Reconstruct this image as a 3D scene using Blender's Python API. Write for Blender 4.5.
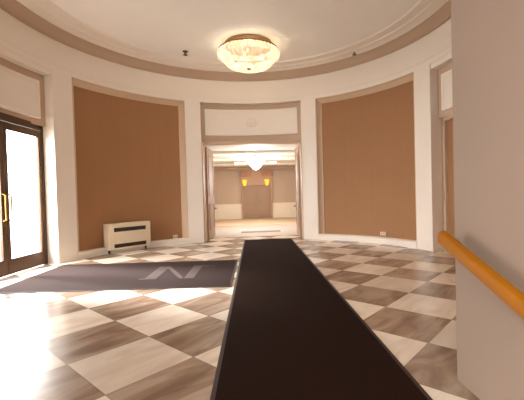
import bpy, bmesh, math
from mathutils import Matrix, Vector

for o in list(bpy.data.objects):
    bpy.data.objects.remove(o)
S = bpy.context.scene
C = S.collection
PI = math.pi

# ------------------------------------------------------------------ camera
f_px, yaw, pit, rol = 357.16, .0745, -.020, -.0269
EYE = 1.15
cy_, sy_, cp_, sp_ = math.cos(yaw), math.sin(yaw), math.cos(pit), math.sin(pit)
Fv = Vector((sy_ * cp_, cy_ * cp_, sp_)); Rv = Vector((cy_, -sy_, 0)); Uv = Rv.cross(Fv)
R2 = math.cos(rol) * Rv + math.sin(rol) * Uv
U2 = -math.sin(rol) * Rv + math.cos(rol) * Uv
cd = bpy.data.cameras.new('camera'); cam = bpy.data.objects.new('camera', cd); C.objects.link(cam)
cam.matrix_world = Matrix(((R2.x, U2.x, -Fv.x, 0), (R2.y, U2.y, -Fv.y, 0), (R2.z, U2.z, -Fv.z, EYE), (0, 0, 0, 1)))
cd.sensor_width = 36; cd.lens = f_px / 524 * 36
cd.shift_x = -18.5 / 524; cd.shift_y = 1.5 / 524
cd.clip_start = .05; cd.clip_end = 200
S.camera = cam

# ------------------------------------------------------------------ world, sun, daylight, exposure
w = bpy.data.worlds.new('world'); S.world = w; w.use_nodes = True
bg = w.node_tree.nodes['Background']
bg.inputs[0].default_value = (1.0, .975, .945, 1)
# hazy daylight, brighter towards the sun's side (-x)
wn_ = w.node_tree; wtc = wn_.nodes.new('ShaderNodeTexCoord')
wdot = wn_.nodes.new('ShaderNodeVectorMath'); wdot.operation = 'DOT_PRODUCT'; wdot.inputs[1].default_value = (-.95, .0, .25)
wmr = wn_.nodes.new('ShaderNodeMapRange'); wmr.interpolation_type = 'SMOOTHSTEP'
wmr.inputs[1].default_value = .25; wmr.inputs[2].default_value = .9; wmr.inputs[3].default_value = 3.1; wmr.inputs[4].default_value = 20.0
wn_.links.new(wtc.outputs['Generated'], wdot.inputs[0]); wn_.links.new(wdot.outputs['Value'], wmr.inputs[0]); wn_.links.new(wmr.outputs[0], bg.inputs[1])
sd = bpy.data.lights.new('sun', 'SUN'); sd.energy = 12.0; sd.angle = math.radians(14); sd.color = (.97, .98, 1.0)
sun = bpy.data.objects.new('sun', sd); C.objects.link(sun)
sun.rotation_euler = Vector((-1.0, .38, .66)).to_track_quat('Z', 'Y').to_euler()

def portal(name, loc, direction, sx, sz):
    l = bpy.data.lights.new(name, 'AREA'); l.shape = 'RECTANGLE'; l.size = sx; l.size_y = sz
    l.cycles.is_portal = True
    o = bpy.data.objects.new(name, l); C.objects.link(o); o.location = loc
    o.rotation_euler = Vector(direction).to_track_quat('-Z', 'Y').to_euler()
portal('daylight_entrance', (-.29, -2.1, 1.2), (0, 1, 0), 3.1, 3.4)
portal('daylight_side', (-4.0, 5.82, 1.3), (1, 0, 0), 2.1, 2.6)

vs = S.view_settings
vs.view_transform = 'Standard'; vs.look = 'None'; vs.gamma = 1.0; vs.use_curve_mapping = False
vs.exposure = 0.80

# ------------------------------------------------------------------ helpers
def lin(c):
    return tuple((v / 12.92 if v <= .04045 else ((v + .055) / 1.055) ** 2.4) for v in [x / 255 for x in c]) + (1,)

def mat(name, col, rough=.6, metal=0, noise=0, nscale=3, emit=None, es=0, bump=0, bscale=60, spec=.5, sheen=0):
    m = bpy.data.materials.new(name); m.use_nodes = True
    nt = m.node_tree; b = nt.nodes['Principled BSDF']
    b.inputs['Base Color'].default_value = lin(col)
    b.inputs['Roughness'].default_value = rough; b.inputs['Metallic'].default_value = metal
    b.inputs['Specular IOR Level'].default_value = spec
    if sheen: b.inputs['Sheen Weight'].default_value = sheen
    if emit:
        b.inputs['Emission Color'].default_value = lin(emit); b.inputs['Emission Strength'].default_value = es
    if noise or bump:
        tc = nt.nodes.new('ShaderNodeTexCoord')
    if noise:
        n = nt.nodes.new('ShaderNodeTexNoise'); n.inputs['Scale'].default_value = nscale; n.inputs['Detail'].default_value = 4
        nt.links.new(tc.outputs['Object'], n.inputs['Vector'])
        mr = nt.nodes.new('ShaderNodeMapRange'); mr.inputs[3].default_value = 1 - noise; mr.inputs[4].default_value = 1 + noise
        nt.links.new(n.outputs['Fac'], mr.inputs[0])
        mx = nt.nodes.new('ShaderNodeVectorMath'); mx.operation = 'SCALE'
        mx.inputs[0].default_value = lin(col)[:3]
        nt.links.new(mr.outputs[0], mx.inputs['Scale']); nt.links.new(mx.outputs[0], b.inputs['Base Color'])
    if bump:
        n2 = nt.nodes.new('ShaderNodeTexNoise'); n2.inputs['Scale'].default_value = bscale; n2.inputs['Detail'].default_value = 3
        nt.links.new(tc.outputs['Object'], n2.inputs['Vector'])
        bp = nt.nodes.new('ShaderNodeBump'); bp.inputs['Strength'].default_value = bump; bp.inputs['Distance'].default_value = .01
        nt.links.new(n2.outputs['Fac'], bp.inputs['Height']); nt.links.new(bp.outputs[0], b.inputs['Normal'])
    return m

def build(name, bm, m, parent=None, smooth=False, bevel=0, kind=None, label=None, cat=None, group=None):
    bmesh.ops.recalc_face_normals(bm, faces=bm.faces[:])
    me = bpy.data.meshes.new(name); bm.to_mesh(me); bm.free()
    me.materials.append(m)
    if smooth:
        me.shade_smooth()
        me.set_sharp_from_angle(angle=math.radians(35))
    o = bpy.data.objects.new(name, me); C.objects.link(o)
    if parent: o.parent = parent
    if bevel:
        b = o.modifiers.new('bevel', 'BEVEL'); b.width = bevel; b.segments = 2; b.limit_method = 'ANGLE'
    if kind: o['kind'] = kind
    if label: o['label'] = label
    if cat: o['category'] = cat
    if group: o['group'] = group
    return o

def empty(name, loc, rz=0, label=None, cat=None, group=None, kind=None):
    o = bpy.data.objects.new(name, None); C.objects.link(o); o.location = loc; o.rotation_euler = (0, 0, rz)
    o.empty_display_size = .1
    if label: o['label'] = label
    if cat: o['category'] = cat
    if group: o['group'] = group
    if kind: o['kind'] = kind
    return o

def box(bm, x0, x1, y0, y1, z0, z1, M=None):
    vs_ = [bm.verts.new((x, y, z)) for x in (x0, x1) for y in (y0, y1) for z in (z0, z1)]
    for q in ((0, 1, 3, 2), (4, 6, 7, 5), (0, 4, 5, 1), (2, 3, 7, 6), (0, 2, 6, 4), (1, 5, 7, 3)):
        bm.faces.new([vs_[i] for i in q])
    if M: bmesh.ops.transform(bm, matrix=M, verts=vs_)
    return vs_

def tube(bm, pts, r, n=12, caps=True):
    rings = []
    for i, p in enumerate(pts):
        p = Vector(p)
        a = Vector(pts[max(i - 1, 0)]); b = Vector(pts[min(i + 1, len(pts) - 1)])
        d = (b - a).normalized()
        u = d.orthogonal().normalized() if i == 0 else (rings_u - rings_u.dot(d) * d).normalized()
        rings_u = u; v = d.cross(u)
        rr = r[i] if isinstance(r, (list, tuple)) else r
        rings.append([bm.verts.new(p + rr * (math.cos(2 * PI * k / n) * u + math.sin(2 * PI * k / n) * v)) for k in range(n)])
    for a, b in zip(rings, rings[1:]):
        for k in range(n):
            bm.faces.new((a[k], a[(k + 1) % n], b[(k + 1) % n], b[k]))
    if caps:
        bm.faces.new(rings[0][::-1]); bm.faces.new(rings[-1])

def lathe(bm, prof, n=48, cx=0, cy=0, close=False):
    rings = []
    for r, z in prof:
        if r < 1e-5: rings.append([bm.verts.new((cx, cy, z))])
        else: rings.append([bm.verts.new((cx + r * math.cos(2 * PI * k / n), cy + r * math.sin(2 * PI * k / n), z)) for k in range(n)])
    prs = list(zip(rings, rings[1:])) + ([(rings[-1], rings[0])] if close else [])
    for a, b in prs:
        for k in range(n):
            k2 = (k + 1) % n
            if len(a) == 1 and len(b) == 1: continue
            if len(a) == 1: bm.faces.new((a[0], b[k], b[k2]))
            elif len(b) == 1: bm.faces.new((a[k], a[k2], b[0]))
            else: bm.faces.new((a[k], a[k2], b[k2], b[k]))

# the round room: centre, radius; azimuth 0 = +Y, growing to the right
CX, CY, R = -.147, 5.665, 3.568
AX = 2.3                       # azimuth of the axis through the far doorway
def P(az, r, z):
    a = math.radians(az)
    return (CX + r * math.sin(a), CY + r * math.cos(a), z)

def arc(bm, a0, a1, prof, step=1.5):
    """sweep a closed (r, z) outline from azimuth a0 to a1, capped"""
    n = max(1, round(abs(a1 - a0) / step)); rings = []
    for i in range(n + 1):
        a = a0 + (a1 - a0) * i / n
        rings.append([bm.verts.new(P(a, r, z)) for r, z in prof])
    m = len(prof)
    for a, b in zip(rings, rings[1:]):
        for k in range(m):
            bm.faces.new((a[k], a[(k + 1) % m], b[(k + 1) % m], b[k]))
    bm.faces.new(rings[0]); bm.faces.new(rings[-1][::-1])

def cbox(bm, a0, a1, r0, r1, z0, z1):
    arc(bm, a0, a1, [(r0, z0), (r1, z0), (r1, z1), (r0, z1)])

# ------------------------------------------------------------------ materials
cream = mat('cream_paint', (238, 229, 218), .55, noise=.03, nscale=2)
ceilm = mat('ceiling_paint', (250, 247, 242), .8, noise=.02)
taupe = mat('taupe_moulding', (188, 162, 140), .6)  # cove band, coloured darker than the cream cornice above it
splaym = mat('panel_surround', (208, 182, 154), .6)  # splayed panel surrounds, a darker tone than the cream walls
taupe_d = mat('door_recess_paint', (196, 168, 144), .6)
nearw = mat('taupe_wall_paint', (146, 126, 111), .8, noise=.03, nscale=1.5)
hallw = mat('hall_wall_paint', (206, 186, 168), .6, noise=.04)
hallc = mat('hall_ceiling_paint', (236, 232, 222), .6)
wains = mat('wainscot_paint', (250, 240, 224), .45)
white = mat('white_enamel', (226, 210, 184), .4)
slotm = mat('dark_grille', (78, 58, 50), .6)
brass = mat('brass', (170, 130, 70), .3, metal=1)
steel = mat('dark_bronze', (96, 74, 58), .35, metal=.8)
wood = mat('honey_wood', (148, 90, 8), .5, noise=.12, nscale=8, spec=.12)
edge = mat('rubber_edging', (50, 36, 30), .7)
leafm = mat('taupe_door_paint', (164, 134, 114), .65)
browndoor = mat('taupe_brown_door', (168, 138, 116), .45)

def fabric_panel():
    m = mat('brown_wall_covering', (160, 116, 78), .75, noise=.06, nscale=1.2)
    nt = m.node_tree; b = nt.nodes['Principled BSDF']
    # vertical seams of the wall covering, by angle about the room's centre
    tc = nt.nodes.new('ShaderNodeTexCoord'); sp = nt.nodes.new('ShaderNodeSeparateXYZ')
    nt.links.new(tc.outputs['Object'], sp.inputs[0])
    sx = nt.nodes.new('ShaderNodeMath'); sx.operation = 'SUBTRACT'; sx.inputs[1].default_value = CX; nt.links.new(sp.outputs[0], sx.inputs[0])
    sy = nt.nodes.new('ShaderNodeMath'); sy.operation = 'SUBTRACT'; sy.inputs[1].default_value = CY; nt.links.new(sp.outputs[1], sy.inputs[0])
    at = nt.nodes.new('ShaderNodeMath'); at.operation = 'ARCTAN2'; nt.links.new(sx.outputs[0], at.inputs[0]); nt.links.new(sy.outputs[0], at.inputs[1])
    sc = nt.nodes.new('ShaderNodeMath'); sc.operation = 'MULTIPLY'; sc.inputs[1].default_value = 38; nt.links.new(at.outputs[0], sc.inputs[0])
    n = nt.nodes.new('ShaderNodeTexNoise'); n.noise_dimensions = '1D'; n.inputs['Scale'].default_value = 1.0; n.inputs['Detail'].default_value = 3
    nt.links.new(sc.outputs[0], n.inputs['W'])
    mr = nt.nodes.new('ShaderNodeMapRange'); mr.inputs[1].default_value = .3; mr.inputs[2].default_value = .7; mr.inputs[3].default_value = .985; mr.inputs[4].default_value = 1.015
    nt.links.new(n.outputs['Fac'], mr.inputs[0])
    old = b.inputs['Base Color'].links[0].from_socket
    mx = nt.nodes.new('ShaderNodeVectorMath'); mx.operation = 'SCALE'
    nt.links.new(old, mx.inputs[0]); nt.links.new(mr.outputs[0], mx.inputs['Scale']); nt.links.new(mx.outputs[0], b.inputs['Base Color'])
    return m
brown = fabric_panel()

def marble():
    m = bpy.data.materials.new('checker_marble'); m.use_nodes = True
    nt = m.node_tree; N = nt.nodes; L = nt.links; b = N['Principled BSDF']
    tc = N.new('ShaderNodeTexCoord'); mp = N.new('ShaderNodeMapping'); mp.vector_type = 'TEXTURE'
    mp.inputs['Location'].default_value = (-.900, 3.019, 0); mp.inputs['Rotation'].default_value = (0, 0, PI / 4)
    mp.inputs['Scale'].default_value = (.6168, .6168, 1)
    L.new(tc.outputs['Object'], mp.inputs[0])
    sp = N.new('ShaderNodeSeparateXYZ'); L.new(mp.outputs[0], sp.inputs[0])
    def mth(op, a, b_=None):
        n = N.new('ShaderNodeMath'); n.operation = op
        for i, v in enumerate((a, b_)):
            if v is None: continue
            if isinstance(v, (int, float)): n.inputs[i].default_value = v
            else: L.new(v, n.inputs[i])
        return n.outputs[0]
    fx, fy = mth('FLOOR', sp.outputs[0]), mth('FLOOR', sp.outputs[1])
    par = mth('MULTIPLY', mth('FRACT', mth('MULTIPLY', mth('ADD', fx, fy), .5)), 2.0)      # 0 light, 1 dark
    cid = N.new('ShaderNodeCombineXYZ'); L.new(fx, cid.inputs[0]); L.new(fy, cid.inputs[1])
    wn = N.new('ShaderNodeTexWhiteNoise'); wn.noise_dimensions = '3D'; L.new(cid.outputs[0], wn.inputs[0])
    # veins, shifted per tile
    off = N.new('ShaderNodeVectorMath'); off.operation = 'MULTIPLY_ADD'
    L.new(wn.outputs['Color'], off.inputs[0]); off.inputs[1].default_value = (7, 7, 7); L.new(mp.outputs[0], off.inputs[2])
    n1 = N.new('ShaderNodeTexNoise'); n1.inputs['Scale'].default_value = 1.3; n1.inputs['Detail'].default_value = 6; n1.inputs['Distortion'].default_value = 1.2
    mp2 = N.new('ShaderNodeMapping'); mp2.inputs['Scale'].default_value = (.7, 2.2, 1); L.new(off.outputs[0], mp2.inputs[0]); L.new(mp2.outputs[0], n1.inputs[0])
    rd = N.new('ShaderNodeValToRGB'); L.new(n1.outputs['Fac'], rd.inputs[0])
    e = rd.color_ramp.elements
    e[0].position = .32; e[0].color = lin((124, 100, 82)); e[1].position = .72; e[1].color = lin((184, 166, 150))
    k = e.new(.5); k.color = lin((154, 130, 110))
    rl = N.new('ShaderNodeValToRGB'); L.new(n1.outputs['Fac'], rl.inputs[0])
    e = rl.color_ramp.elements
    e[0].position = .3; e[0].color = lin((214, 196, 176)); e[1].position = .6; e[1].color = lin((236, 224, 208))
    mx = N.new('ShaderNodeMix'); mx.data_type = 'RGBA'; L.new(par, mx.inputs['Factor']); L.new(rl.outputs[0], mx.inputs['A']); L.new(rd.outputs[0], mx.inputs['B'])
    # tone per tile
    mr = N.new('ShaderNodeMapRange'); mr.inputs[3].default_value = .84; mr.inputs[4].default_value = 1.12; L.new(wn.outputs['Value'], mr.inputs[0])
    # joints: distance to the nearest tile edge
    def ed(v):
        fr = mth('FRACT', v); return mth('MINIMUM', fr, mth('SUBTRACT', 1.0, fr))
    ee = mth('MINIMUM', ed(sp.outputs[0]), ed(sp.outputs[1]))
    jr = N.new('ShaderNodeMapRange'); jr.inputs[1].default_value = .004; jr.inputs[2].default_value = .009; jr.inputs[3].default_value = .6; jr.inputs[4].default_value = 1
    L.new(ee, jr.inputs[0])
    s = N.new('ShaderNodeVectorMath'); s.operation = 'SCALE'; L.new(mx.outputs['Result'], s.inputs[0]); L.new(mth('MULTIPLY', mr.outputs[0], jr.outputs[0]), s.inputs['Scale'])
    L.new(s.outputs[0], b.inputs['Base Color'])
    b.inputs['Roughness'].default_value = .24
    b.inputs['Specular IOR Level'].default_value = .45
    return m
marblem = marble()

def carpet(name, c1, c2, scale=260):
    m = mat(name, c1, .95, spec=.05, bump=.4, bscale=scale)
    nt = m.node_tree; b = nt.nodes['Principled BSDF']
    tc = nt.nodes.new('ShaderNodeTexCoord'); n = nt.nodes.new('ShaderNodeTexNoise'); n.inputs['Scale'].default_value = 90; n.inputs['Detail'].default_value = 5
    nt.links.new(tc.outputs['Object'], n.inputs[0])
    r = nt.nodes.new('ShaderNodeValToRGB'); nt.links.new(n.outputs['Fac'], r.inputs[0])
    r.color_ramp.elements[0].position = .35; r.color_ramp.elements[0].color = lin(c1)
    r.color_ramp.elements[1].position = .65; r.color_ramp.elements[1].color = lin(c2)
    nt.links.new(r.outputs[0], b.inputs['Base Color'])
    return m
runm = carpet('dark_brown_ribbed_carpet', (31, 17, 12), (43, 26, 18))
matm = carpet('charcoal_brown_mat', (50, 39, 37), (64, 51, 48))
letm = carpet('lavender_grey_inlay', (76, 65, 63), (94, 83, 80))
hrugm = carpet('beige_hall_rug', (212, 186, 162), (226, 202, 178))

def glass():
    m = bpy.data.materials.new('thin_glass'); m.use_nodes = True
    nt = m.node_tree; N = nt.nodes; L = nt.links
    out = N['Material Output']; N.remove(N['Principled BSDF'])
    t = N.new('ShaderNodeBsdfTransparent'); g = N.new('ShaderNodeBsdfGlossy'); g.inputs['Roughness'].default_value = .02
    mx = N.new('ShaderNodeMixShader'); mx.inputs[0].default_value = .07; L.new(t.outputs[0], mx.inputs[1]); L.new(g.outputs[0], mx.inputs[2])
    L.new(mx.outputs[0], out.inputs[0]); return m
glassm = glass()

def lampglass(name, fac, es):
    m = mat(name, (244, 236, 214), .12, emit=(255, 232, 192), es=es)
    nt = m.node_tree; t = nt.nodes.new('ShaderNodeBsdfTransparent'); t.inputs[0].default_value = (1, .96, .88, 1)
    mx = nt.nodes.new('ShaderNodeMixShader'); mx.inputs[0].default_value = fac
    nt.links.new(nt.nodes['Principled BSDF'].outputs[0], mx.inputs[1]); nt.links.new(t.outputs[0], mx.inputs[2])
    nt.links.new(mx.outputs[0], nt.nodes['Material Output'].inputs[0]); return m
bowlm = lampglass('lit_crystal_panels', .25, .12)
crysm = mat('lit_crystal_drops', (250, 244, 226), .08, emit=(255, 236, 200), es=.3)
bulbm = mat('lamp_bulb', (255, 240, 210), .3, emit=(255, 226, 176), es=1.0)
sconm = mat('amber_sconce_glass', (240, 190, 60), .3, emit=(250, 205, 80), es=.5)
hbowlm = mat('lit_hall_bowl', (250, 240, 220), .3, emit=(255, 244, 222), es=.7)

# ------------------------------------------------------------------ floor and shell
bm = bmesh.new(); box(bm, -5, 5, 1.45, 10.0, -.2, 0)
build('floor', bm, marblem, kind='structure')
# entrance steps descending to the landing behind
bm = bmesh.new()
for i in range(1, 4): box(bm, -1.78, 1.2, 1.45 - .34 * i, 1.45 - .34 * (i - 1), -.6, -.11 * i)
build('floor_steps', bm, marblem, kind='structure')
bm = bmesh.new(); box(bm, -1.78, 1.2, -2.1, .43, -.6, -.44)
build('floor_landing', bm, marblem, kind='structure')

# passage walls
def prism(bm, pts, z0, z1):
    a = [bm.verts.new((x, y, z0)) for x, y in pts]; b = [bm.verts.new((x, y, z1)) for x, y in pts]
    bm.faces.new(a); bm.faces.new(b[::-1])
    for i in range(len(pts)):
        j = (i + 1) % len(pts); bm.faces.new((a[i], a[j], b[j], b[i]))
pts = [(1.2, -2.1), (1.2, 2.06), (1.73, 2.61), (3.0, 2.61), (3.0, -2.1)]
bm = bmesh.new(); prism(bm, pts, -.6, 4.33)
build('wall_right_passage', bm, nearw, kind='structure')
bm = bmesh.new(); prism(bm, [(-.58 - x, y) for x, y in pts], -.6, 4.33)
build('wall_left_passage', bm, nearw, kind='structure')
bm = bmesh.new(); box(bm, -2.4, 1.8, -2.1, 2.5, 2.95, 3.1)
build('ceiling_passage', bm, ceilm, kind='structure')
bm = bmesh.new(); box(bm, -2.5, 1.95, 2.5, 2.61, 2.95, 4.33)
build('wall_entrance_header', bm, cream, kind='structure')

# lobby ceiling
bm = bmesh.new(); lathe(bm, [(0, 4.33), (R + .5, 4.33), (R + .5, 4.5), (0, 4.5)], 96, CX, CY)
build('ceiling', bm, ceilm, kind='structure')
bm = bmesh.new()
lathe(bm, [(R - .17, 4.235), (R - .19, 4.25), (R - .36, 4.265), (R - .38, 4.285), (R - .54, 4.30), (R - .56, 4.329), (R - .17, 4.329)], 120, CX, CY, close=True)
build('trim_cornice', bm, cream, kind='structure', smooth=True)
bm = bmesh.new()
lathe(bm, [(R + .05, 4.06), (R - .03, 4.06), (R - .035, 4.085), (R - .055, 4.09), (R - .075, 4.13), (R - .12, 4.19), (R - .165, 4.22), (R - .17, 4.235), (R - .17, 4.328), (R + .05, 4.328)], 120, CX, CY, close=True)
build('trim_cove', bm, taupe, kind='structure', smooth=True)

# bays, in azimuth: far doorway, panels, side doorways, rear panels, entrance
D_HALF, P1, P2, SB = 20.6, 26.7, 68.2, 75.0    # doorway half width, pilaster outer, panel outer, side-bay start (from the axis)
SB2, P3, P4, EN = 105.0, 111.5, 139.5, 146.0
Z_PAN0, Z_PAN1 = .14, 3.50

bm = bmesh.new(); cbox(bm, AX - EN, AX + EN, R, R + .3, 3.50, 4.32)      # frieze all round
build('wall_frieze', bm, cream, kind='structure', smooth=True)
# thin picture mould lines on the frieze
bm = bmesh.new(); cbox(bm, AX - EN, AX + EN, R - .012, R + .02, 3.60, 3.615)
build('trim_frieze', bm, cream, kind='structure', smooth=True)

n_trim = 0
def pilaster(a0, a1):
    global n_trim; n_trim += 1
    bm = bmesh.new()
    cbox(bm, a0, a1, R - .012, R + .3, 0, 3.50)
    build('trim_%d' % n_trim, bm, cream, kind='structure', smooth=True)
for s in (-1, 1):
    pilaster(AX + s * D_HALF, AX + s * P1)
    pilaster(AX + s * P2, AX + s * SB)
    pilaster(AX + s * SB2, AX + s * P3)
    pilaster(AX + s * P4, AX + s * EN)

def panel_bay(side, a0, a1):
    """a0 < a1 : recessed brown panel with a splayed taupe surround on top and both sides"""
    dA, dZ, dep = 2.0, .12, .12
    bm = bmesh.new(); cbox(bm, a0 + dA * .6, a1 - dA * .6, R + dep, R + .3, 0, 3.45)
    build('wall_' + side, bm, brown, kind='structure', smooth=True)
    bm = bmesh.new()
    # side splays
    for e0, sg in ((a0, 1), (a1, -1)):
        poly = [(e0, R - .0), (e0 + sg * .35, R + .0), (e0 + sg * .5, R + .03), (e0 + sg * (dA - .5), R + dep - .03), (e0 + sg * dA, R + dep - .02), (e0 + sg * dA, R + dep + .02), (e0, R + .2)]
        ring0 = [bm.verts.new(P(a, r, 0)) for a, r in poly]; ring1 = [bm.verts.new(P(a, r, 3.5)) for a, r in poly]
        bm.faces.new(ring0); bm.faces.new(ring1[::-1])
        for i in range(len(poly)):
            j = (i + 1) % len(poly); bm.faces.new((ring0[i], ring0[j], ring1[j], ring1[i]))
    arc(bm, a0 + .1, a1 - .1, [(R, 3.5), (R, 3.48), (R + .03, 3.47), (R + dep - .03, 3.5 - dZ + .02), (R + dep - .02, 3.5 - dZ), (R + dep + .02, 3.5 - dZ), (R + .2, 3.5)])
    build('trim_' + side, bm, splaym, kind='structure')
    bm = bmesh.new()
    arc(bm, a0, a1, [(R - .03, 0), (R + .2, 0), (R + .2, .14), (R + .0, .14), (R - .018, .125), (R - .03, .115)])
    build('baseboard_' + side, bm, cream, kind='structure', smooth=True)
panel_bay('left', AX - P2, AX - P1)
panel_bay('right', AX + P1, AX + P2)
panel_bay('rear_left', AX - P4, AX - P3)
panel_bay('rear_right', AX + P3, AX + P4)

def transom(name, a0, a1, dz=0):
    """recess over a doorway with a framed light panel"""
    bm = bmesh.new(); cbox(bm, a0, a1, R + .16, R + .3, 2.53 + dz * .4, 3.5)
    build('wall_' + name, bm, taupe_d, kind='structure', smooth=True)
    d = 2.0
    if dz:
        bm = bmesh.new(); cbox(bm, a0, a1, R + .012, R + .17, 3.5 + dz, 3.5)
        build('trim_' + name + '_lintel', bm, cream, kind='structure', smooth=True)
    bm = bmesh.new()
    cbox(bm, a0 + d, a1 - d, R + .12, R + .17, 2.70 + dz, 3.37 + dz)
    build('trim_' + name, bm, cream, kind='structure', smooth=True, bevel=.012)
    bm = bmesh.new()
    for (p0, p1, q0, q1) in ((a0 + d + .9, a1 - d - .9, 2.76 + dz, 2.775 + dz), (a0 + d + .9, a1 - d - .9, 3.295 + dz, 3.31 + dz),
                             (a0 + d + .9, a0 + d + 1.15, 2.76 + dz, 3.31 + dz), (a1 - d - 1.15, a1 - d - .9, 2.76 + dz, 3.31 + dz)):
        cbox(bm, p0, p1, R + .112, R + .125, q0, q1)
    build('trim_' + name + '_bead', bm, cream, kind='structure', smooth=True)
transom('header_far', AX - D_HALF, AX + D_HALF)
transom('header_right', AX + SB, AX + SB2, -.10)
transom('header_left', AX - SB2, AX - SB, -.10)

# small oval rosette at the middle of the far header
bm = bmesh.new()
lathe(bm, [(0, .03), (.03, .028), (.04, .015), (.07, .012), (.085, .022), (.105, .022), (.115, 0), (0, 0)], 32)
bmesh.ops.scale(bm, vec=(1.25, 1, 1), verts=bm.verts)
Mx = Matrix.Translation(P(AX, R + .121, 3.04)) @ Matrix.Rotation(-math.radians(AX), 4, 'Z') @ Matrix.Rotation(PI / 2, 4, 'X')
bmesh.ops.transform(bm, matrix=Mx, verts=bm.verts)
build('trim_rosette', bm, cream, kind='structure', smooth=True)

# ------------------------------------------------------------------ far doorway: jamb linings and open leaves
def frame_at(az, r, z=0):
    return Matrix.Translation(P(az, r, z)) @ Matrix.Rotation(-math.radians(az), 4, 'Z')
FD = frame_at(AX, R)      # local x to the right, y away from the room
bm = bmesh.new()
for s in (-1, 1):
    x0, x1 = sorted((s * 1.235, s * 1.40)); box(bm, x0, x1, -.2, .12, 0, 2.53, FD)
box(bm, -1.40, 1.40, -.05, .12, 2.46, 2.54, FD)
build('trim_door_frame', bm, taupe_d, kind='structure', bevel=.006)

def make_door_leaf(s):
    rt = empty('door_%d' % (1 if s < 0 else 2), FD @ Vector((s * 1.235, .13, 0)), -math.radians(AX) + (0), kind='structure')
    # local: leaf runs away along +y, thin in x
    xa, xb = (0.0, .05) if s < 0 else (-.05, 0.0)
    bm = bmesh.new(); box(bm, xa, xb, 0, 1.08, .012, 2.44)
    lf = build('door_leaf', bm, leafm, rt, bevel=.004)
    bm = bmesh.new()
    xf = xb if s < 0 else xa
    for z0, z1 in ((.25, .95), (1.15, 2.25)):
        for (ya, yb, za, zb) in ((.16, .92, z0, z0 + .03), (.16, .92, z1 - .03, z1), (.16, .19, z0, z1), (.89, .92, z0, z1)):
            a, b = sorted((xf - (-s) * 0.0, xf - s * .014)); box(bm, a, b, ya, yb, za, zb)
    build('panel_moulding', bm, leafm, rt)
    bm = bmesh.new(); d = -s
    tube(bm, [(xf, 1.0, 1.0 - .2), (xf + d * .07, 1.0, 1.0 - .2)], .016)
    tube(bm, [(xf + d * .06, 1.0, .8), (xf + d * .065, .93, .8), (xf + d * .06, .86, .79)], .014)
    tube(bm, [(xf, 1.0, .8), (xf + d * .012, 1.0, .8)], .045, 20)
    box(bm, *sorted((xf, xf + d * .01)), .965, 1.035, .66, .94)
    build('door_handle', bm, steel, rt, smooth=True)
make_door_leaf(-1); make_door_leaf(1)

# ------------------------------------------------------------------ side doorways
def side_door(az, idx, glazed):
    F = frame_at(az, R)
    rt = empty('door_%d' % idx, P(az, R + .13, 0), -math.radians(az), kind='structure')
    hw = R * math.sin(math.radians(14.9)) + .085
    if glazed:
        bm = bmesh.new()
        box(bm, -hw, hw, -.03, .03, 2.40, 2.52); 
        for s in (-1, 1):
            box(bm, *sorted((s * hw, s * (hw - .07))), -.03, .03, 0, 2.52)
        build('door_frame', bm, steel, rt, bevel=.004)
        for s in (-1, 1):
            a, b = sorted((s * .005, s * (hw - .075)))
            bm = bmesh.new()
            for (x0, x1, z0, z1) in ((a, b, .01, .25), (a, b, 2.28, 2.395), (a, a + .08, .25, 2.28), (b - .08, b, .25, 2.28)):
                box(bm, x0, x1, -.022, .022, z0, z1)
            lf = build('door_leaf', bm, steel, rt, bevel=.003)
            bm = bmesh.new(); box(bm, a + .08, b - .08, -.004, .004, .25, 2.28); build('glass', bm, glassm, lf)
            bm = bmesh.new(); xx = s * .06
            tube(bm, [(xx, -.02, .85), (xx, -.07, .87), (xx, -.07, 1.25), (xx, -.02, 1.27)], .013); build('door_handle', bm, brass, lf, smooth=True)
    else:
        bm = bmesh.new()
        for s in (-1, 1): box(bm, *sorted((s * hw, s * (hw - .13))), -.03, .08, 0, 2.52)
        box(bm, -hw, hw, -.03, .08, 2.42, 2.52)
        build('door_frame', bm, taupe_d, rt, bevel=.01)
        for s in (-1, 1):
            a, b = sorted((s * .004, s * (hw - .133)))
            bm = bmesh.new(); box(bm, a, b, .02, .065, .01, 2.415)
            lf = build('door_leaf', bm, brown, rt, bevel=.004)
            bm = bmesh.new(); box(bm, a, b, .012, .021, .01, .16); build('kick_plate', bm, brass, lf)
            bm = bmesh.new(); xx = s * .07
            tube(bm, [(xx, .03, 1.0), (xx, -.03, 1.0), (xx + s * .10, -.03, 1.0)], .011); build('door_handle', bm, brass, lf, smooth=True)
side_door(AX - 90, 3, True)
side_door(AX + 90, 4, False)
bm = bmesh.new(); box(bm, -.95, .95, .05, .12, -.01, 2.6, frame_at(AX + 90, R + .18)); build('wall_right_backing', bm, nearw, kind='structure')
bm = bmesh.new(); box(bm, -11, -4.2, 0, 12, -.25, -.06); build('ground', bm, mat('paving', (150, 145, 138), .8), kind='structure')

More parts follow.
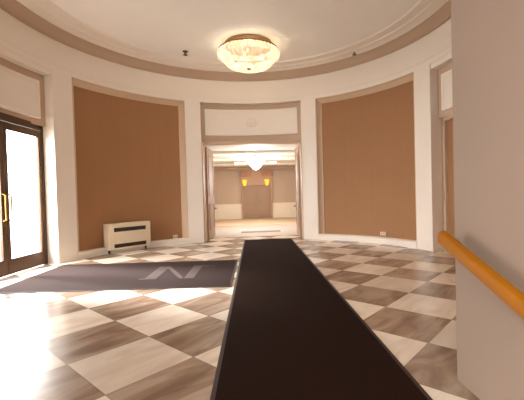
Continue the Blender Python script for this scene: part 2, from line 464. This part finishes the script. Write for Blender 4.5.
# ------------------------------------------------------------------ hall beyond
HY0, HY1, HC = 9.62, 17.6, 2.50
bm = bmesh.new(); box(bm, -2.6, 2.6, 10.0, HY1 + .1, -.2, 0)
build('floor_hall', bm, mat('pale_hall_marble', (186, 178, 172), .35, noise=.05), kind='structure')
bm = bmesh.new(); box(bm, -2.6, 2.6, HY0 - .1, HY1 + .1, HC + .04, HC + .14); build('ceiling_hall', bm, hallc, kind='structure')
bm = bmesh.new(); box(bm, -2.6, -2.45, HY0 - .3, HY1, 0, HC + .04); build('wall_hall_left', bm, hallw, kind='structure')
bm = bmesh.new(); box(bm, 2.45, 2.6, HY0 - .3, HY1, 0, HC + .04); build('wall_hall_right', bm, hallw, kind='structure')
bm = bmesh.new(); box(bm, -2.6, 2.6, HY1, HY1 + .1, 0, HC + .04); build('wall_hall_far', bm, hallw, kind='structure')
bm = bmesh.new()
for s in (-1, 1): box(bm, *sorted((s * 1.42, s * 2.6)), HY0 - .1, HY0, 0, HC + .04)
box(bm, -1.42, 1.42, HY0 - .09, HY0, 2.50, HC + .04)
build('wall_hall_near', bm, hallw, kind='structure')
# beams across the hall ceiling
bm = bmesh.new()
for y in (11.2, 13.4, 15.6): box(bm, -2.45, 2.45, y, y + .25, HC - .05, HC + .04)
build('trim_hall_beams', bm, hallc, kind='structure', bevel=.01)
bm = bmesh.new(); box(bm, -2.45, 2.45, HY1 - .12, HY1, HC - .12, HC + .04); build('trim_hall_crown', bm, taupe_d, kind='structure', bevel=.03)
# wainscot on the far wall
XC = .155; WB = .75
bm = bmesh.new()
for a, b in ((-2.45, XC - WB), (XC + WB, 2.45)):
    box(bm, a, b, HY1 - .03, HY1, 0, .70); box(bm, a, b, HY1 - .055, HY1, .70, .74)
    for k in range(2):
        x0 = a + (b - a) * k / 2 + .12; x1 = a + (b - a) * (k + 1) / 2 - .12; box(bm, x0, x1, HY1 - .042, HY1 - .03, .16, .6)
build('trim_hall_wainscot', bm, wains, kind='structure', bevel=.006)
# projecting bay with closed double door
bm = bmesh.new()
box(bm, XC - WB, XC - WB + .08, HY1 - .18, HY1, 0, HC - .12); box(bm, XC + WB - .08, XC + WB, HY1 - .18, HY1, 0, HC - .12)
box(bm, XC - WB + .08, XC + WB - .08, HY1 - .18, HY1, 1.62, HC - .12)
build('trim_hall_surround', bm, mat('surround_paint', (196, 160, 134), .5), kind='structure', bevel=.008)
bm = bmesh.new()
for s in (-1, 1): box(bm, XC + s * .52 - .26, XC + s * .52 + .26, HY1 - .24, HY1 - .18, 2.05, 2.28)
build('trim_hall_capitals', bm, mat('terracotta_paint', (186, 136, 112), .5), kind='structure', bevel=.02)
rt = empty('door_5', (XC, HY1 - .1, 0), kind='structure')
for s in (-1, 1):
    bm = bmesh.new(); box(bm, *sorted((s * .004, s * .665)), -.03, .03, .01, 1.61)
    lf = build('door_leaf', bm, browndoor, rt, bevel=.004)
    bm = bmesh.new()
    for z0, z1 in ((.15, .7), (.82, 1.5)): box(bm, *sorted((s * .10, s * .57)), -.042, -.03, z0, z1)
    build('raised_panel', bm, browndoor, lf, bevel=.01)
    bm = bmesh.new(); tube(bm, [(s * .05, -.03, .85), (s * .05, -.08, .85), (s * .14, -.08, .85)], .011); build('door_handle', bm, brass, lf, smooth=True)

# ------------------------------------------------------------------ runner and logo mat
def slab(bm, pts, z0, z1): prism(bm, pts, z0, z1)
rn = empty('carpet_runner', (.333, 5.4, 0), label='long dark brown carpet runner leading straight to the open far doorway', cat='runner')
X0, X1, Y0, Y1 = -.612, .612, -3.75, 3.80
bm = bmesh.new()
box(bm, X0 + .03, X1 - .03, Y0 + .03, Y1 - .03, .001, .012)
build('carpet', bm, runm, rn)
bm = bmesh.new()
for (a, b, c, d) in ((X0, X0 + .03, Y0, Y1), (X1 - .03, X1, Y0, Y1), (X0 + .03, X1 - .03, Y0, Y0 + .03), (X0 + .03, X1 - .03, Y1 - .03, Y1)):
    box(bm, a, b, c, d, .001, .009)
build('edging', bm, edge, rn, bevel=.003)

mt = empty('logo_mat', (-.31, 5.45, 0), 0, label='charcoal entrance mat with a pale letter N, lying left of the brown runner', cat='mat')
bm = bmesh.new(); box(bm, -3.05, -.03, -.90, .90, .001, .010); build('carpet', bm, matm, mt)
bm = bmesh.new()
for (a, b, c, d) in ((-3.08, 0, -.93, -.90), (-3.08, 0, .90, .93), (-3.08, -3.05, -.90, .90), (-.03, 0, -.90, .90)): box(bm, a, b, c, d, .001, .008)
build('edging', bm, edge, mt, bevel=.002)
bm = bmesh.new()
zt0, zt1 = .0102, .0122
def sl(pts): slab(bm, pts, zt0, zt1)
bx0 = -1.26; y0, y1 = -.43, .47
sl([(bx0, y0), (bx0 + .17, y0), (bx0 + .17, y1), (bx0, y1)])
sl([(bx0 - .07, y0), (bx0, y0), (bx0, y0 + .07), (bx0 - .07, y0 + .07)])
sl([(bx0 + .17, y1), (bx0 + .17, y1 - .16), (bx0 + .50, y0), (bx0 + .56, y0), (bx0 + .50, y0 + .17)][:5])
sl([(bx0 + .56, y0), (bx0 + .70, y0), (bx0 + .70, y1), (bx0 + .56, y1)])
sl([(bx0 + .70, y1 - .07), (bx0 + .90, y1 - .04), (bx0 + .90, y1), (bx0 + .70, y1)])
build('letter', bm, letm, mt, label='pale lavender grey letter N')

# the mat lies a little askew: its long edges run slightly away from the lobby's cross axis
for o in mt.children:
    for v in o.data.vertices: v.co.y -= .062 * v.co.x

# ------------------------------------------------------------------ wall convector
cv = empty('wall_heater', P(-48.2, R - .05, 0), -math.radians(-48.2 - .6), label='white boxy wall heater with two dark slots under the left brown panel', cat='heater')
W2, Hh = .475, .62
bm = bmesh.new()
# casing as a shell with slot openings: built from boards
Z0, ZT = .085, .63
for (z0, z1) in ((Z0, .12), (.20, .455), (.54, ZT)): box(bm, -W2, W2, -.135, -.12, z0, z1)
for (z0, z1) in ((.12, .20), (.455, .54)):
    box(bm, -W2, -.37, -.135, -.12, z0, z1); box(bm, .37, W2, -.135, -.12, z0, z1)
box(bm, -W2, -W2 + .015, -.12, .10, Z0, ZT); box(bm, W2 - .015, W2, -.12, .10, Z0, ZT)
box(bm, -W2 + .015, W2 - .015, -.12, .10, ZT - .015, ZT); box(bm, -W2 + .015, W2 - .015, -.12, .10, Z0, Z0 + .015)
build('casing', bm, white, cv)
for z0, z1 in ((.12, .20), (.455, .54)):
    bm = bmesh.new(); box(bm, -.38, .38, -.105, -.10, z0 - .01, z1 + .01)
    for k in range(3):
        z = z0 + (z1 - z0) * (k + .5) / 3; box(bm, -.37, .37, -.125, -.105, z - .004, z + .004)
    build('grille', bm, slotm, cv)
for s in (-1, 1):
    bm = bmesh.new(); box(bm, *sorted((s * .40, s * .44)), -.02, .06, 0, Z0); build('foot', bm, slotm, cv)

# small white outlet boxes low on the brown panels
def outlet(az, z, ww, hh, label):
    rt = empty('wall_outlet', P(az, R + .125, z), -math.radians(az), label=label, cat='outlet', group='small outlets at the foot of the brown panels')
    bm = bmesh.new(); box(bm, -ww / 2, ww / 2, -.055, .004, -hh / 2, hh / 2); build('outlet_box', bm, white, rt, bevel=.008)
    for s in (-1, 1):
        bm = bmesh.new(); box(bm, s * ww * .22 - .008, s * ww * .22 + .008, -.058, -.054, -.012, .012); build('socket', bm, slotm, rt)
outlet(55.2, .215, .15, .075, 'small pale outlet box low on the right-hand brown panel')
outlet(-29.2, .185, .10, .09, 'small pale outlet box at the left brown panel foot beside the doorway pilaster')

# ------------------------------------------------------------------ handrail on the passage wall
hr = empty('handrail', (1.2, 2.06, 0), label='honey-coloured wooden handrail sloping down the taupe wall at right', cat='handrail')
sl_ = .335
def rail_pts(ys, xo=-.10): return [(xo, y, .862 + sl_ * y) for y in ys]
bm = bmesh.new()
prof = [(-.034, -.030), (-.024, -.040), (.024, -.040), (.034, -.030), (.034, .006), (.022, .026), (.008, .032), (-.008, .032), (-.022, .026), (-.034, .006)]
b_z = .894
rings = []
ysr = [-.04, -.048, -.07] + [-.2 * k for k in range(1, 9)] + [-1.68, -1.69]
for i, y in enumerate(ysr):
    k = .8 if i in (0, len(ysr) - 1) else 1
    rings.append([bm.verts.new((-.10 + a * k, y, b_z + sl_ * y + b * k * 1.05)) for a, b in prof])
for a, b in zip(rings, rings[1:]):
    for k in range(len(prof)): bm.faces.new((a[k], a[(k + 1) % 10], b[(k + 1) % 10], b[k]))
bm.faces.new(rings[0]); bm.faces.new(rings[-1][::-1])
build('rail', bm, wood, hr, smooth=True)
for y in (-.9, -1.5):
    bm = bmesh.new(); z = .862 + sl_ * y
    tube(bm, [(-.10, y, z - .035), (-.10, y, z - .07), (-.07, y, z - .085), (-.0, y, z - .085)], .008)
    tube(bm, [(-.008, y, z - .085), (0, y, z - .085)], .03, 20)
    build('bracket', bm, brass, hr, smooth=True)

# ------------------------------------------------------------------ crystal ceiling lamp
LX, LY = -.02, 7.62
cl = empty('ceiling_lamp', (LX, LY, 4.33), label='large round crystal ceiling lamp glowing cream under the lobby ceiling', cat='lamp')
bm = bmesh.new(); lathe(bm, [(0, -.001), (.50, -.001), (.50, -.03), (.46, -.05), (.40, -.055), (0, -.055)], 64); build('ceiling_plate', bm, mat('lamp_plate_paint', (150, 124, 104), .5), cl, smooth=True)
bm = bmesh.new()
def torus(bm, r, z, t, n=72, m=10):
    lathe(bm, [(r + t * math.cos(2 * PI * k / m), z + t * 1.4 * math.sin(2 * PI * k / m)) for k in range(m)], n, close=True)
torus(bm, .625, -.15, .014); torus(bm, .48, -.06, .012); pass
for k in range(8):
    a = 2 * PI * k / 8; tube(bm, [(.48 * math.cos(a), .48 * math.sin(a), -.06), (.625 * math.cos(a), .625 * math.sin(a), -.15)], .007, 8)
build('ring_frame', bm, brass, cl, smooth=True)
# faceted panels of the basket
bm = bmesh.new()
NP = 36
prof = [(.605, -.165), (.625, -.20), (.60, -.28), (.54, -.36), (.47, -.435), (.40, -.475), (.20, -.498), (0, -.505)]
rings = []
for r, z in prof:
    if r == 0: rings.append([bm.verts.new((0, 0, z))]); continue
    rings.append([bm.verts.new(((r - .018 * (k % 2)) * math.cos(PI * k / NP), (r - .018 * (k % 2)) * math.sin(PI * k / NP), z)) for k in range(2 * NP)])
n = 2 * NP
for a, b in zip(rings, rings[1:]):
    for k in range(n):
        if len(b) == 1: bm.faces.new((a[k], a[(k + 1) % n], b[0]))
        else: bm.faces.new((a[k], a[(k + 1) % n], b[(k + 1) % n], b[k]))
build('crystal_basket', bm, bowlm, cl)
# upper drape of crystals between the ceiling ring and the wide ring
bm = bmesh.new()
rings = []
for r, z in ((.49, -.075), (.535, -.085), (.585, -.11), (.612, -.135)):
    rings.append([bm.verts.new(((r - .012 * (k % 2)) * math.cos(PI * k / NP), (r - .012 * (k % 2)) * math.sin(PI * k / NP), z)) for k in range(n)])
for a, b in zip(rings, rings[1:]):
    for k in range(n): bm.faces.new((a[k], a[(k + 1) % n], b[(k + 1) % n], b[k]))
build('crystal_drape', bm, bowlm, cl)
# bead garland hanging under the ring
bm = bmesh.new()
for k in range(48):
    a = 2 * PI * k / 48
    for j, (rr, zz) in enumerate(((.645, -.19), (.648, -.235), (.638, -.28))):
        bmesh.ops.create_icosphere(bm, subdivisions=1, radius=.017 - .002 * j, matrix=Matrix.Translation((rr * math.cos(a), rr * math.sin(a), zz)))
go = build('crystal_beads', bm, crysm, cl); go['kind'] = 'stuff'
bm = bmesh.new()
lathe(bm, [(0, -.505), (.04, -.507), (.045, -.52), (.025, -.535), (0, -.545)], 24)
build('finial', bm, brass, cl, smooth=True)
# candle bulbs inside
for k in range(6):
    a = 2 * PI * k / 6 + .3
    bm = bmesh.new(); tube(bm, [(0, 0, -.06), (.30 * math.cos(a), .30 * math.sin(a), -.20), (.38 * math.cos(a), .38 * math.sin(a), -.25)], .010, 8)
    tube(bm, [(.38 * math.cos(a), .38 * math.sin(a), -.245), (.38 * math.cos(a), .38 * math.sin(a), -.30)], .022, 12)
    arm = build('lamp_arm', bm, steel, cl, smooth=True)
    bm = bmesh.new(); lathe(bm, [(0, 0), (.018, -.004), (.028, -.035), (.02, -.07), (0, -.09)], 14, .38 * math.cos(a), .38 * math.sin(a))
    bmesh.ops.translate(bm, vec=(0, 0, -.30), verts=bm.verts)
    build('bulb', bm, bulbm, arm, smooth=True)
pl = bpy.data.lights.new('lamp_light', 'POINT'); pl.energy = 30; pl.color = (1, .93, .85); pl.shadow_soft_size = .10
po = bpy.data.objects.new('lamp_light', pl); C.objects.link(po); po.parent = cl; po.location = (0, 0, -.42)

# sprinklers
def sprinkler(x, y, label):
    rt = empty('sprinkler', (x, y, 4.33 - .045 if math.hypot(x - CX, y - CY) > R - .55 else 4.33), label=label, cat='sprinkler', group='sprinkler heads on the lobby ceiling')
    bm = bmesh.new(); lathe(bm, [(0, 0), (.06, 0), (.055, -.012), (.022, -.016), (.018, -.05), (0, -.05)], 24); build('escutcheon', bm, steel, rt, smooth=True)
    bm = bmesh.new(); lathe(bm, [(0, -.075), (.05, -.075), (.05, -.08), (0, -.08)], 16)
    for s in (-1, 1): tube(bm, [(s * .016, 0, -.045), (s * .022, 0, -.06), (s * .005, 0, -.078)], .004, 6)
    build('deflector', bm, steel, rt, smooth=True)
sprinkler(-1.40, 8.0, 'small dark sprinkler head on the ceiling left of the crystal lamp')
sprinkler(2.32, 7.85, 'small dark sprinkler head on the ceiling right of the crystal lamp')

# ------------------------------------------------------------------ hall furnishings
hl = empty('hall_lamp', (.10, 11.9, HC + .04), label='glowing pale bowl lamp hanging in the hall beyond the doorway', cat='lamp')
bm = bmesh.new(); lathe(bm, [(0, 0), (.09, 0), (.08, -.03), (.015, -.04), (.015, -.22), (0, -.22)], 24); build('stem', bm, brass, hl, smooth=True)
bm = bmesh.new(); lathe(bm, [(0, -.20), (.28, -.18), (.30, -.22), (.27, -.32), (.20, -.42), (.10, -.52), (0, -.56)], 40); build('bowl', bm, hbowlm, hl, smooth=True)
l = bpy.data.lights.new('hall_light', 'POINT'); l.energy = 92; l.color = (1, .96, .91); l.shadow_soft_size = .25
lo = bpy.data.objects.new('hall_light', l); C.objects.link(lo); lo.parent = hl; lo.location = (0, 0, -.85)
# rows of flush lights further down the hall
for i, (y, where) in enumerate(((12.9, 'nearer the doorway'), (15.0, 'farther down the hall'))):
    rt = empty('flush_light', (.12, y, HC + .04), label='flat rectangular hall ceiling light, ' + where, cat='light', group='flush lights on the hall ceiling')
    bm = bmesh.new(); box(bm, -.9, .9, -.16, .16, -.05, -.001); build('light_frame', bm, hallc, rt, bevel=.01)
    bm = bmesh.new(); box(bm, -.86, .86, -.13, .13, -.056, -.05); build('diffuser', bm, mat('hall_diffuser', (250, 245, 235), .4, emit=(255, 240, 215), es=13), rt)

def sconce(x, label):
    rt = empty('wall_sconce', (x, HY1 - .18, 1.72), label=label, cat='sconce', group='amber sconces on the far hall wall')
    bm = bmesh.new(); box(bm, -.05, .05, -.02, 0, -.12, .12); tube(bm, [(0, -.02, -.06), (0, -.10, -.08), (0, -.11, -.02)], .012); build('back_plate', bm, brass, rt, smooth=True)
    bm = bmesh.new(); lathe(bm, [(0, -.13), (.06, -.12), (.10, .02), (.12, .17), (.105, .17), (.0, -.09)], 24, 0, -.13); build('shade', bm, sconm, rt, smooth=True)
sconce(-.42, 'amber glass wall sconce left of the far hall door')
sconce(.66, 'amber glass wall sconce right of the far hall door')

bm = bmesh.new(); box(bm, -2.1, 2.3, 13.6, 17.3, .001, .012)
build('hall_rug', bm, hrugm, label='large plain beige rug at the far end of the hall', cat='rug')
bm = bmesh.new(); box(bm, -.42, .80, 11.0, 11.35, .001, .014)
build('hall_doormat', bm, carpet('grey_mat', (140, 128, 122), (160, 148, 140)), label='narrow grey mat on the pale hall floor just past the doorway', cat='mat')
